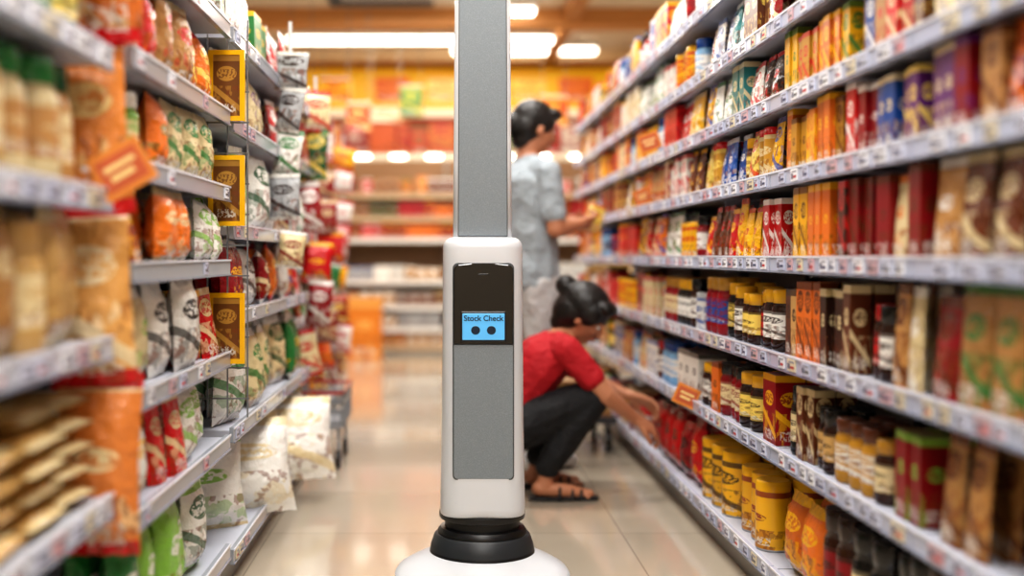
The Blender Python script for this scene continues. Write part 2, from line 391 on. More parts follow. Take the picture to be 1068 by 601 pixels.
LAY = {
 0: [(1.0,2.5,[J(.085,.235,'dbrown','brown','black'), J(.09,.22,'black','cream','black'), J(.08,.24,'coffee','dred','dbrown')]), (2.5,2.92,[BG(.14,.25,.07,'yellow','orange','yellow'), PO(.13,.24,.07,'gold','red'), BG(.14,.23,.08,'orange','yellow','yellow')]),
     (2.92,3.3,[T(.11,.16,'red','yellow','yellow'), BX(.12,.2,.1,'orange','red'), T(.1,.18,'yellow','dred','yellow')]), (3.3,3.7,[J(.1,.2,'dbrown','white','yellow'), T(.12,.2,'yellow','white','yellow'), J(.1,.19,'blue','lblue','black')]),
     (3.7,4.7,[BG(.15,.2,.08,'dred','red','red'), BG(.14,.22,.07,'red','brown','dred')]), (4.7,7.0,farmix)],
 1: [(1.0,1.72,[PO(.1,.19,.05,'orange','red'), PO(.1,.2,.05,'red','brown'), PO(.1,.2,.05,'dred','orange')]), (1.72,1.94,[PO(.085,.19,.05,'brown','orange'), PO(.08,.19,.05,'tan','brown')]), (1.95,2.12,[BX(.055,.18,.06,'white','lgreen'), BX(.05,.175,.06,'cream','green')]),
     (2.12,2.42,[J(.066,.135,'coffee','cream','gold'), J(.066,.145,'gold','white','brown')]), (2.42,2.76,[J(.065,.165,'black','cream','black'), J(.06,.15,'dbrown','beige','black'), BX(.05,.17,.05,'brown','cream')]),
     (2.8,3.0,[BX(.12,.14,.08,'red','white'), BX(.1,.17,.08,'dred','yellow')]), (3.0,3.7,[J(.08,.14,'coffee','white','yellow'), J(.085,.16,'dbrown','lyel','yellow'), J(.07,.15,'dred','cream','black'), BX(.07,.17,.05,'orange','brown')]),
     (3.7,5.0,[J(.08,.15,'brown','white','red'), BX(.09,.15,.05,'white','blue'), PO(.1,.16,.05,'cream','orange'), J(.08,.16,'lblue','white','blue')]), (5.0,7.0,farmix)],
 2: [(1.0,1.94,[PO(.1,.2,.05,'orange','brown'), PO(.095,.2,.05,'brown','orange'), PO(.1,.205,.05,'tan','dred'), PO(.1,.2,.05,'dred','brown')]), (1.95,2.1,[PO(.07,.19,.04,'beige','brown'), PO(.06,.19,.04,'cream','dbrown')]), (2.1,2.28,[J(.06,.165,'dbrown','dred','black'), J(.06,.16,'coffee','red','red')]),
     (2.28,2.76,[BX(.05,.18,.045,'orange','brown'), BX(.045,.18,.045,'beige','dbrown'), BX(.05,.18,.045,'brown','yellow'), BX(.045,.17,.04,'dbrown','cream')]), (2.8,3.3,[J(.07,.16,'coffee','lyel','yellow'), J(.075,.17,'dbrown','white','yellow'), J(.065,.15,'black','red','yellow')]),
     (3.3,4.4,[J(.07,.16,'coffee','white','black'), J(.075,.16,'black','lyel','yellow'), J(.07,.17,'dred','cream','gold'), T(.07,.14,'white','blue','grey')]), (4.4,7.0,farmix)],
 3: [(1.0,1.94,[PO(.1,.195,.05,'brown','cream'), PO(.1,.2,.05,'tan','white'), J(.07,.185,'brown','cream','red'), PO(.09,.19,.05,'orange','dbrown')]), (1.95,2.2,[PO(.07,.185,.04,'cream','orange'), BX(.055,.175,.04,'dred','brown')]),
     (2.2,2.42,[BX(.055,.18,.04,'red','white'), BX(.05,.175,.04,'dred','brown'), BX(.05,.17,.04,'dbrown','red')]), (2.42,2.76,[BX(.045,.175,.04,'orange','yellow'), BX(.045,.165,.04,'yellow','brown'), BX(.045,.17,.04,'lblue','brown'), BX(.045,.17,.04,'gold','dred')]),
     (2.8,3.64,[PO(.07,.15,.05,'red','yellow'), PO(.07,.16,.05,'yellow','red'), J(.06,.15,'dred','white','yellow'), PO(.07,.16,.05,'brown','red'), BX(.06,.16,.04,'red','white')]), (3.66,7.0,farmix)],
 4: [(1.0,1.75,[BX(.07,.165,.05,'orange','red'), PO(.09,.17,.05,'dred','orange'), BX(.06,.165,.05,'tan','brown'), BX(.06,.165,.05,'red','dbrown')]), (1.76,1.92,[BX(.045,.165,.05,'purple','pink'), BX(.045,.165,.05,'dred','purple')]),
     (1.95,2.06,[BX(.04,.165,.04,'blue','lblue'), BX(.04,.16,.04,'purple','lyel')]), (2.06,2.36,[BX(.05,.165,.04,'red','white'), BX(.045,.16,.04,'brown','cream'), BX(.045,.165,.04,'dred','orange')]),
     (2.36,2.77,[BX(.045,.155,.04,'orange','lyel'), BX(.045,.155,.04,'yellow','orange'), BX(.04,.15,.04,'gold','brown')]), (2.8,3.62,[PO(.08,.15,.05,'yellow','brown'), T(.06,.15,'gold','cream','red'), PO(.07,.155,.05,'lyel','red'), J(.06,.14,'brown','lyel','yellow')]), (3.66,7.0,farmix)],
 5: [(1.0,1.6,[PO(.09,.16,.05,'tan','blue'), BX(.08,.155,.05,'dred','white'), BX(.07,.155,.05,'tan','dbrown')]), (1.6,1.93,[BX(.06,.155,.05,'brown','cream'), PO(.08,.155,.05,'purple','white'), BX(.06,.15,.05,'white','blue')]), (1.95,2.3,[BX(.05,.155,.04,'red','cream'), BX(.05,.15,.04,'tan','red'), BX(.045,.155,.04,'blue','white'), BX(.045,.155,.04,'brown','lyel')]),
     (2.3,2.77,[BX(.045,.155,.04,'yellow','green'), BX(.045,.15,.04,'orange','yellow'), BX(.045,.15,.04,'gold','red')]), (2.8,3.62,[PO(.08,.15,.05,'white','green'), PO(.08,.15,.05,'yellow','red'), PO(.07,.15,.05,'white','red'), BX(.06,.15,.05,'teal','white')]), (3.66,7.0,farmix)],
 6: [(1.0,2.7,[BX(.08,.175,.05,'brown','cream'), BX(.07,.17,.05,'white','red'), PO(.09,.175,.05,'purple','lyel'), BX(.07,.17,.05,'dred','gold'), BX(.06,.17,.05,'dbrown','tan')]), (2.8,3.62,[PO(.09,.17,.05,'teal','white'), PO(.09,.17,.05,'white','blue'), PO(.08,.16,.05,'dred','cream'), BX(.07,.16,.05,'brown','lyel')]), (3.66,7.0,farmix+[PO(.1,.16,.05,'lblue','white')]*2)],
 7: [(1.0,3.62,farmix), (3.66,7.0,farmix+[BX(.1,.17,.06,'blue','white'), BX(.1,.17,.06,'brown','cream')])],
}
for li, segs in LAY.items():
    z = RL[li]; gap = (RL[li+1]-z) if li < 7 else 0.24
    for (a, c, ks) in segs: fill(PR, 'R', XR, a, c, z, gap, ks, rows=2, mess=0.15, nmax=3, pbase=0.14 if li > 0 else 0)
for k, bb in PR.items():
    if bb.v: bb.obj(NAMES[k])

# ---- left side
XL = -0.60; XL2 = -0.69
LB = [(0.23,1.05,[.12,.52,.80,1.06,1.31,1.56,1.75]), (1.05,1.88,[.12,.52,.80,1.06,1.31,1.56,1.75]), (1.99,2.9,[.15,.45,.68,.93,1.13,1.34,1.58]),
      (2.94,3.75,[.12,.46,.785,1.03,1.33,1.58]), (3.75,4.6,[.12,.46,.785,1.03,1.33,1.58])]
LB2 = [(4.64,5.5,[.12,.4,.65,.9,1.15,1.4,1.62]), (5.5,6.4,[.12,.4,.65,.9,1.15,1.4,1.62]), (6.4,7.2,[.12,.4,.65,.9,1.15,1.4,1.62])]
gondola('supermarket_shelving_unit', 'L', XL, 0.42, LB[:2], 1.82, strip=lin('#c0c4d0'))
gondola('supermarket_shelving_unit', 'L', XL, 0.42, LB[2:], 1.82, tags=0.35, strip=lin('#989da6'))
gondola('supermarket_shelving_unit', 'L', XL2, 0.42, LB2, 1.86, tags=0.35, strip=lin('#a2a5ae'))
PL = {k: MB() for k in NAMES}
whites = [BG(.15,.2,.07,'white','lgreen','white'), BG(.14,.19,.06,'cream','green','white'), BG(.14,.2,.07,'white','red','cream'), PO(.1,.2,.06,'red','cream')]
leftmix = [BG(.12,.2,.06,'white','green','white'), PO(.11,.2,.05,'red','white'), PO(.1,.19,.05,'white','purple'), BX(.1,.19,.06,'dred','cream'), BG(.13,.19,.06,'orange','cream','red'),
           PO(.1,.18,.05,'green','white'), BX(.09,.18,.06,'red','white'), PO(.12,.2,.05,'dgreen','lyel'), PO(.1,.2,.05,'pink','white'), BG(.12,.2,.07,'dred','lyel','red'), PO(.1,.2,.05,'brown','cream')]
LLAY = {
 1: {0:[BG(.17,.3,.08,'white','green','lgreen'), BG(.18,.28,.08,'cream','dgreen','white')], 1:[K('stack',.15,.24,.12,'beige','cream','cream'), K('stack',.15,.22,.12,'cream','beige','beige')], 2:[BG(.1,.2,.06,'beige','tan','cream'), BG(.09,.21,.06,'tan','cream','beige'), J(.085,.19,'beige','cream','beige')],
     3:[J(.085,.2,'beige','cream','dgreen'), J(.09,.2,'cream','tan','green'), J(.08,.19,'tan','cream','dgreen')], 4:[J(.09,.19,'green','white','dgreen'), K('bottle',.08,.2,.08,'dgreen','lyel','green'), J(.085,.19,'dgreen','cream','green')], 5:[BX(.09,.15,.06,'orange','cream')], 6:[BX(.1,.17,.06,'white','green')]},
 2: {0:[BG(.15,.24,.07,'lgreen','white','green'), BG(.16,.22,.07,'white','dgreen','lgreen'), BG(.12,.24,.06,'green','white','green')], 1:whites, 2:[PO(.1,.2,.05,'red','cream'), BG(.13,.2,.06,'cream','lgreen','white'), BG(.13,.2,.06,'white','green','white'), BX(.09,.18,.06,'dred','white')], 3:[PO(.1,.165,.05,'dred','white'), BG(.13,.16,.06,'orange','cream','cream'), BG(.12,.16,.06,'white','lgreen','white'), PO(.09,.16,.05,'red','cream')],
     4:[J(.08,.16,'lgreen','cream','white'), BG(.12,.17,.06,'orange','red','orange'), BG(.12,.17,.06,'cream','green','cream'), PO(.09,.17,.05,'green','white')], 5:[BG(.14,.19,.06,'orange','cream','red'), BG(.13,.18,.06,'red','orange','orange'), BG(.12,.19,.06,'tan','red','cream')], 6:[BG(.13,.19,.06,'white','green','red')]},
 3: {1:[BG(.2,.29,.09,'white','green','white'), BG(.17,.27,.08,'cream','dgreen','white'), BG(.18,.28,.08,'green','white','white')], 2:[PO(.13,.2,.06,'purple','white'), BG(.15,.2,.07,'white','pink','white'), BG(.14,.2,.07,'dred','cream','white')], 3:[BG(.18,.26,.08,'green','white','white'), BG(.18,.26,.08,'white','dgreen','white'), PO(.12,.24,.06,'lgreen','white')],
     4:[BG(.15,.2,.07,'cream','purple','white'), BG(.15,.2,.07,'lgreen','white','white'), PO(.12,.2,.05,'grey','dbrown'), BG(.14,.2,.07,'white','dbrown','grey')], 5:[BG(.16,.2,.07,'white','grey','white'), BX(.12,.18,.07,'green','yellow'), PO(.12,.2,.05,'cream','white')]},
}
for bi, (y0, y1, lv) in enumerate(LB+LB2):
    g = 1 if bi <= 1 else (2 if bi == 2 else (3 if bi <= 4 else 4))
    for li, z in enumerate(lv):
        gap = (lv[li+1]-z) if li+1 < len(lv) else 0.26
        if g == 3 and li == 0: continue
        ks = LLAY[g].get(li, leftmix) if g < 4 else leftmix+[PO(.11,.2,.05,'red','yellow'), BX(.1,.19,.06,'red','dred'), PO(.1,.2,.05,'green','yellow')]
        if bi == 4: ks = ks+leftmix[:6]
        fill(PL, 'L', XL if bi < 5 else XL2, y0+0.02, y1-0.02, z, gap, ks, rows=2, dens=0.94, mess=0.35 if g == 1 else 1.0, nmax=3 if g < 3 else 2, pacc=0.15 if g == 1 else 0.35)
for k, bb in PL.items():
    if bb.v: bb.obj(NAMES_L[k])

# loose rice sacks slumped on the bottom deck
b = MB()
for i, (x, y, rz, ti, w_, h_, a, c, e) in enumerate(((-.70,3.12,30,-16,.3,.3,'white','lgreen','cream'), (-.62,3.4,24,-22,.33,.32,'white','cream','white'), (-.66,3.7,38,-16,.32,.31,'cream','white','white'),
        (-.575,3.95,16,-26,.36,.33,'white','cream','white'), (-.66,4.3,35,-16,.32,.3,'white','green','cream'))):
    b.X = Matrix.Translation((x, y, .125)) @ Matrix.Rotation(math.radians(rz), 4, 'Z') @ Matrix.Rotation(math.radians(ti), 4, 'X')
    b.pillow(w_, h_, .16, C[a], C[c], .15+.17*i, nu=12, nv=12, cc=C[e], crimp=.07, lump=.009)
b.obj('rice_sacks')

# bags hanging on clip strips (facing the aisle end)
def chain(name, x, y, z0, z1, w_, h_, cols, seed, jit=0.0):
    rnd = random.Random(seed); b = MB()
    b.box(x-.006, x+.006, y+.035, y+.038, z0, z1+.04, lin('#dedede'), m=1)
    z = z0; i = 0
    while z + h_ < z1+.01:
        a, c, e = rnd.choice(cols) if jit else cols[i % len(cols)]
        hh = h_*(1+jit*rnd.uniform(-.3, .35)); ww = w_*(1+jit*rnd.uniform(-.25, .3))
        b.X = Matrix.Translation((x+rnd.uniform(-.012, .012)*(1+jit), y-.03-.012*(i % 2), z)) @ Matrix.Rotation(math.radians(rnd.uniform(-6, 6)*(1+jit)), 4, 'Y') @ Matrix.Rotation(math.radians(rnd.uniform(-12, 18)*(1+jit)), 4, 'Z')
        b.pillow(ww, hh, .055, lin(a) if a[0] == '#' else C[a], lin(c) if c[0] == '#' else C[c], rnd.random(), nu=10, nv=12, cc=lin(e) if e[0] == '#' else C[e], crimp=.08, lump=.005)
        b.X = Matrix.Identity(4)
        z += hh*.93 + jit*rnd.choice((0, 0, .03, .06)); i += 1
    b.obj(name)
chain('hanging_noodle_bags', -.632, 1.93, .4, 1.8, .155, .335, [('#dc8440','#eedcaa','red'), ('#dca45e','#ecdcb4','red'), ('#d4843c','#ecd290','red'), ('#cf6e2c','#ecd8a0','red')], 3)
chain('hanging_snack_bags', -.56, 3.76, .9, 1.75, .1, .15, [('white','green','white'), ('grey','dbrown','white'), ('white','lgreen','green'), ('white','pink','white'), ('cream','dred','white'), ('purple','white','pink')], 5, .8)
chain('hanging_snack_bags', -.575, 4.62, .42, 1.7, .12, .17, [('dgreen','lyel','green'), ('red','yellow','red'), ('dred','white','dred'), ('white','red','white'), ('cream','red','red')], 6, .9)
chain('hanging_snack_bags', -.63, 5.52, .35, 1.7, .13, .16, [('red','yellow','red'), ('orange','red','red'), ('green','white','green'), ('dred','cream','dred'), ('white','red','red')], 8, .9)
chain('hanging_snack_bags', -.63, 6.42, .35, 1.65, .14, .17, [('red','white','dred'), ('yellow','red','orange'), ('dred','lyel','red'), ('white','red','red')], 9, .9)

def framed_sign(x0, x1, y, z0, z1):
    b = MB(); fr = lin('#f2b81a'); t = 0.013
    b.box(x0, x1, y, y+0.012, z0, z0+t, fr, m=1); b.box(x0, x1, y, y+0.012, z1-t, z1, fr, m=1)
    b.box(x0, x0+t, y, y+0.012, z0+t, z1-t, fr, m=1); b.box(x1-t, x1, y, y+0.012, z0+t, z1-t, fr, m=1)
    b.box(x0+t, x1-t, y+0.004, y+0.012, z0+t, z1-t, lin('#6e4218'), lin('#b98a3a'), m=0, r=0.7)
    b.obj('yellow_framed_shelf_sign')
framed_sign(-0.655, -0.555, 2.905, 1.32, 1.515)
framed_sign(-0.655, -0.555, 2.905, 1.03, 1.225)
framed_sign(-0.655, -0.555, 2.905, 0.65, 0.845)
w = MB(); wc = lin('#6f7174')
for i in range(12):
    z = 0.55+0.085*i; w.box(-1.0, -0.545, 2.922, 2.925, z, z+0.004, wc, m=1)
for i in range(9):
    x = -0.995+0.0555*i; w.box(x, x+0.004, 2.919, 2.922, 0.5, 1.6, wc, m=1)
w.obj('wire_shelf_divider')

def promo(x, y, z, s, rot, side=1):
    b = MB(); b.X = Matrix.Translation((x, y, z)) @ Matrix.Rotation(math.radians(rot), 4, 'Y')
    b.box(-s/2, s/2, 0, 0.002, -s*.42, s*.42, lin('#dc8a3c'))
    b.box(-s*.4, s*.4, -0.001, 0, -s*.3, s*.3, lin('#c4603a'))
    b.box(-s*.3, s*.3, -0.002, -0.001, s*.05, s*.14, lin('#f0d490')); b.box(-s*.25, s*.2, -0.002, -0.001, -s*.14, -s*.04, lin('#f0d490'))
    b.X = Matrix.Translation((x, y, z)); b.box(*(sorted((0, side*0.07))), 0.002, 0.004, -0.004, 0.004, lin('#dddddd'))
    b.obj('promotional_shelf_card')
promo(-0.565, 1.84, 1.10, 0.1, -30, -1)
promo(0.835, 3.66, 0.46, 0.085, 24)
promo(0.83, 4.3, 1.41, 0.09, -20)
promo(0.84, 4.5, 1.2, 0.075, -20)

# ------------------------------------------------------------------ back of store
BZ = [0.08, 0.25, 0.46, 0.70, 1.1, 1.3, 1.52]
b = MB()
b.box(-3.0, 3.0, 10.5, 10.53, 0, 1.9, lin('#94704f'))
b.box(-3.0, 3.0, 10.05, 10.5, 0, 0.06, lin('#c9c5be'))
for i, z in enumerate(BZ):
    c = lin('#e6e3de') if i in (1, 2, 3, 4) else lin('#c0a482')
    b.box(-3.0, 3.0, 10.02, 10.5, z-0.02, z-0.001, lin('#bcb4aa')); b.box(-3.0, 3.0, 10.005, 10.02, z-0.034, z+0.008, c, m=1)
for x in np.arange(-3, 3.01, 1.0): b.box(x-.015, x+.015, 10.44, 10.5, 0.08, 1.9, lin('#a0988e'))
b.obj('store_end_shelving_unit')
b = MB()
b.box(-3.0, 3.0, 10.0, 10.06, 1.85, 1.91, lin('#d8cdb8'), m=1)
for x in np.arange(-2.9, 2.9, .34): b.box(x, x+.14, 9.99, 10.0, 1.865, 1.895, lin('#fff0d8'), m=0)
b.obj('shelf_header_light', [tubem, MM])
PB = {k: MB() for k in NAMES}
bk = [BX(.1,.16,.08,'orange','brown'), BX(.09,.15,.08,'red','white'), PO(.1,.17,.06,'brown','orange'), BX(.08,.15,.08,'dred','yellow'), PO(.1,.17,.06,'tan','orange'), PO(.09,.15,.06,'dbrown','red'), PO(.09,.15,.06,'brown','tan')]
bk2 = [BX(.14,.14,.08,'white','grey'), BX(.12,.12,.08,'cream','brown'), PO(.11,.13,.06,'tan','white'), BX(.12,.13,.08,'brown','cream'), BX(.1,.15,.08,'grey','dbrown')]
for i, z in enumerate(BZ): fill(PB, 'B', 10.02, -1.9, 1.9, z, (BZ+[1.84])[i+1]-z-.01, bk2 if i < 4 else bk, rows=1, dens=0.85)
for k, bb in PB.items():
    if bb.v: bb.obj(NAMES_B[k])
LM = [GLOWP, GLOWM, GLOWP, GLOWM]
b = MB()
b.box(-3.6, 3.6, 11.2, 11.3, 2.5, 2.92, lin('#eeb41c'), m=1)
b.box(-3.6, 3.6, 11.18, 11.3, 2.42, 2.5, lin('#f5e6c8'), m=1)
for x, c in ((-1.35, '#f5d35c'), (-0.75, '#d8601c'), (-0.2, '#f7e08a'), (0.7, '#f5d35c'), (1.2, '#d8601c'), (1.7, '#f5d35c')): b.box(x, x+0.36, 11.185, 11.2, 2.58, 2.84, lin(c), lin('#e8872a'), m=0)
b.obj('yellow_fascia_sign', LM)
b = MB()
cols = ['#b01c18', '#c8461e', '#d07828', '#9c1818', '#d8c8a8', '#2a6e34', '#bc2c1c', '#e0a830', '#b01c18', '#e0d4c0', '#bc3a20', '#901614', '#c8581e']
x = -3.6; i = 0
while x < 3.5:
    wd = random.choice((0.14, 0.2, 0.3)); c = lin(cols[i % len(cols)])
    zz = random.uniform(1.93, 2.05)
    b.box(x, x+wd-0.02, 11.3, 11.335, zz, random.uniform(2.28, 2.41), c, lin(cols[(i*3+2) % len(cols)]), m=0, r=random.random()); x += wd; i += 1
b.obj('red_promotion_posters', LM)  # ordinary posters, brightened by the added emission
slab('wall_divider', -3.6, 3.6, 11.335, 11.4, 0, 2.42, plain('terracotta_paint', '#a44c2c', 0.6))
for (x, y, zt, wd, hh, c1, c2) in ((-.3, 9.2, 2.42, .2, .26, '#2f7a34', '#d8c43a'), (-.98, 9.3, 2.5, .26, .2, '#e8b020', '#c8281e'), (-.72, 8.7, 2.2, .2, .24, '#b4261c', '#f0d080'), (.92, 9.0, 2.3, .24, .26, '#b4261c', '#f0c040'), (-.55, 9.6, 2.28, .3, .12, '#e8d8b8', '#c8601c'), (-1.15, 8.4, 2.15, .2, .3, '#b01c18', '#2f7a34')):
    b = MB(); b.box(x-wd/2, x+wd/2, y, y+.012, zt-hh, zt, lin(c1), lin(c2), m=0, r=.6)
    b.box(x-wd/2, x+wd/2, y-.004, y+.016, zt, zt+.012, lin('#dddddd'))
    for sx in (-.4, .4): b.box(x+sx*wd-.002, x+sx*wd+.002, y+.004, y+.008, zt+.012, 3.05, lin('#777777'))
    b.obj('hanging_promotion_banner')
b = MB()
b.X = Matrix.Translation((-0.75, 9.75, 0))
b.box(-.16, .16, -.13, .13, 0, 0.52, lin('#d87e28'), lin('#ecb05e'), m=0, r=.3)
b.box(-.17, .17, -.14, .14, 0.52, 0.55, lin('#e6983e'))
b.obj('orange_display_bin')

# ------------------------------------------------------------------ basket trolley beside the far left unit
b = MB(); b.X = Matrix.Translation((-0.56, 4.86, 0))
gc = lin('#8a8d92'); rc = lin('#b0302a'); hw = .1
for z, e in ((.2, 0), (.245, .004), (.29, .008), (.335, .012)):
    c = rc if z > .3 else gc
    b.box(-hw-e, hw+e, -.2-e, -.194-e, z, z+.012, c, m=1); b.box(-hw-e, hw+e, .194+e, .2+e, z, z+.012, c, m=1)
    b.box(-hw-e, -hw+.006-e, -.2-e, .2+e, z, z+.012, c, m=1); b.box(hw-.006+e, hw+e, -.2-e, .2+e, z, z+.012, c, m=1)
for i in range(7):
    x = -hw+.0325*i
    for yy in (-.208, .203): b.box(x, x+.005, yy, yy+.005, .19, .34, gc, m=1)
for i in range(11):
    y = -.198+.039*i
    for xx in (-hw-.008, hw+.003): b.box(xx, xx+.005, y, y+.005, .19, .34, gc, m=1)
b.box(-hw, hw, -.2, .2, .18, .192, gc)
for sx in (-hw+.01, hw-.024):
    for sy in (-.17, .15):
        b.box(sx, sx+.014, sy, sy+.014, .05, .18, gc)
        X = b.X.copy(); b.X = X @ Matrix.Translation((sx-.004, sy+.007, .04)) @ Matrix.Rotation(math.pi/2, 4, 'Y')
        b.lathe(0, 0, [(.038, 0, C['black'], C['black'], 1), (.04, .004, C['black'], C['black'], 1), (.04, .02, C['black'], C['black'], 1), (.03, .022, gc, gc, 1)]); b.X = X
b.obj('shopping_basket_trolley')

b = MB(); b.X = Matrix.Translation((0.66, 5.35, 0))
b.box(-.16, .16, -.3, .3, .14, .17, lin('#3a3c40')); b.box(-.14, .14, -.26, .26, .17, .34, lin('#b58c5c'), lin('#8d6238'), m=0, r=.2)
for sx in (-.13, .115):
    for sy in (-.26, .24):
        b.box(sx-.004, sx+.018, sy-.01, sy+.03, .09, .14, lin('#55585c'))
        X = b.X.copy(); b.X = X @ Matrix.Translation((sx-.008, sy+.007, .055)) @ Matrix.Rotation(math.pi/2, 4, 'Y')
        b.lathe(0, 0, [(.052, 0, C['black'], C['black'], 1), (.055, .004, C['black'], C['black'], 1), (.055, .026, C['black'], C['black'], 1), (.04, .03, C['grey'], C['grey'], 1)]); b.X = X
b.obj('stock_dolly')

# ------------------------------------------------------------------ ROBOT
rob = empty('shelf_scanning_robot', (0.105, 3.05, 0))
WHITE = plain('robot_white_plastic', '#d9dde2', 0.3, noise_amt=0.01, coat=0.3)
t = NT('robot_grey_mesh'); tc = t.node('ShaderNodeTexCoord')
vo = t.node('ShaderNodeTexVoronoi'); vo.inputs['Scale'].default_value = 420; t.l.new(tc.outputs['Object'], vo.inputs['Vector'])
t.put(t.b.inputs['Base Color'], t.mix(vo.outputs['Distance'], lin('#747d83'), lin('#8d969c'))); t.b.inputs['Roughness'].default_value = 0.55
GREY = t.m
BLK = plain('robot_black_plastic', '#17181a', 0.35, noise_amt=0.02)
DGR = plain('robot_dark_grey_plastic', '#2d3135', 0.4, noise_amt=0.02)
GLS = plain('robot_screen_glass', '#060709', 0.05, noise_amt=0.0, coat=0.5)
SEAM = plain('robot_seam_grey', '#4c5053', 0.5)
LCD = plain('robot_lcd_glow', '#5aaadc', 0.3, noise_amt=0.0, emis=0.4)
LCDT = plain('robot_lcd_ink', '#0c2238', 0.5, noise_amt=0.0)

def ring_rr(w, d, rad, n=8):
    pts = []
    rad = min(rad, w/2-1e-4, d/2-1e-4)
    for cx, cy, a0 in ((w/2-rad, d/2-rad, 0), (-w/2+rad, d/2-rad, 90), (-w/2+rad, -d/2+rad, 180), (w/2-rad, -d/2+rad, 270)):
        for i in range(n+1):
            a = math.radians(a0+90*i/n); pts.append((cx+rad*math.cos(a), cy+rad*math.sin(a)))
    return pts
def loft_obj(name, secs, mat, parent, loc=(0,0,0)):
    vs = []; fs = []; n = None
    for (z, w, d, rad) in secs:
        r = ring_rr(w, d, rad); n = len(r); vs += [(x, y, z) for x, y in r]
    for k in range(len(secs)-1):
        for i in range(n):
            j = (i+1) % n; fs.append((k*n+i, k*n+j, (k+1)*n+j, (k+1)*n+i))
    fs.append(tuple(range(n))[::-1]); fs.append(tuple(range((len(secs)-1)*n, len(secs)*n)))
    me = bpy.data.meshes.new(name); me.from_pydata(vs, [], fs); me.materials.append(mat)
    me.polygons.foreach_set('use_smooth', [True]*len(fs)); 
    me.polygons[len(fs)-1].use_smooth = False; me.polygons[len(fs)-2].use_smooth = False
    o = bpy.data.objects.new(name, me); scene.collection.objects.link(o); o.parent = parent; o.location = loc
    return o
def rnd_top(z1, w, d, rad, R=0.02, n=5):
    return [(z1-R+R*math.sin(a), w-2*R*(1-math.cos(a)), d-2*R*(1-math.cos(a)), max(0.004, rad-R*(1-math.cos(a)))) for a in [math.pi/2*i/n for i in range(1, n+1)]]
D = 0.2
loft_obj('body_shell', [(.213,.232,D,.055),(.217,.24,D+.006,.057),(.235,.242,D+.006,.057),(.32,.238,D+.004,.056),(.5,.232,D,.055),(.8,.228,D,.055),(.94,.227,D,.055),(.97,.226,D,.055)]+rnd_top(1.0,.226,D,.055,.028), WHITE, rob)
loft_obj('sensor_tower', [(.985,.168,.1,.022),(1.2,.166,.1,.022),(1.72,.158,.1,.022)]+rnd_top(1.76,.158,.1,.022,.02), WHITE, rob, (0, 0.0, 0))
def plate(name, w0, z0, z1, rt, rb, y, th, mat, bow=0.0, cx=0.0, wtop=None):
    wt = wtop or w0; out = []
    def arc(cx_, cz, r, a0):
        return [(cx_+r*math.cos(math.radians(a0+90*i/8)), cz+r*math.sin(math.radians(a0+90*i/8))) for i in range(9)]
    out += arc(wt/2-rt, z1-rt, rt, 0) + ([(wt*.2, z1+bow*.9), (0, z1+bow), (-wt*.2, z1+bow*.9)] if bow else []) + arc(-wt/2+rt, z1-rt, rt, 90)
    out += arc(-w0/2+rb, z0+rb, rb, 180) + arc(w0/2-rb, z0+rb, rb, 270)
    n = len(out); ins = 0.0015
    zc = (z0+z1)/2
    vs = [(x+cx, y+th, z) for x, z in out]+[(x+cx, y+ins, z) for x, z in out]+[(x*(1-ins/(w0/2))+cx, y, zc+(z-zc)*(1-ins/((z1-z0)/2))) for x, z in out]
    fs = []
    for k in range(2):
        for i in range(n):
            j = (i+1) % n; fs.append((k*n+i, k*n+j, (k+1)*n+j, (k+1)*n+i))
    fs.append(tuple(range(2*n, 3*n))); fs.append(tuple(range(n))[::-1])
    me = bpy.data.meshes.new(name); me.from_pydata(vs, [], fs); me.materials.append(mat)
    o = bpy.data.objects.new(name, me); scene.collection.objects.link(o); o.parent = rob
    return o
yb = -D/2
plate('panel_seam', .172, .319, .928, .016, .014, yb-.0012, .004, SEAM)
plate('speaker_panel', .166, .323, .698, .003, .012, yb-.003, .006, GREY)
plate('display_glass', .166, .7, .922, .016, .003, yb-.005, .008, GLS, bow=.004)
plate('lcd_bezel', .128, .706, .792, .004, .004, yb-.0062, .004, BLK)
plate('lcd_screen', .119, .712, .787, .002, .002, yb-.0072, .003, LCD)
def text(body, x, z, size, mat):
    cu = bpy.data.curves.new('lcd_text', 'FONT'); cu.body = body; cu.size = size; cu.align_x = 'CENTER'; cu.extrude = 0.0003; cu.offset = 0.0004
    o = bpy.data.objects.new('lcd_text', cu); scene.collection.objects.link(o); o.parent = rob
    o.location = (x, yb-.0078, z); o.rotation_euler = (math.pi/2, 0, 0); cu.materials.append(mat)
text('Stock Check', 0, .766, .0214, LCDT)
for sx in (-.022, .022):
    plate('lcd_eye', .026, .727, .752, .0124, .0124, yb-.0082, .002, LCDT, cx=sx)
plate('camera_lens', .03, .893, .898, .002, .002, yb-.0058, .002, BLK)
plate('tower_panel_seam', .142, 1.002, 1.735, .006, .003, -.0512, .004, SEAM, wtop=.136)
plate('tower_panel', .138, 1.004, 1.732, .005, .002, -.053, .006, GREY, wtop=.132)
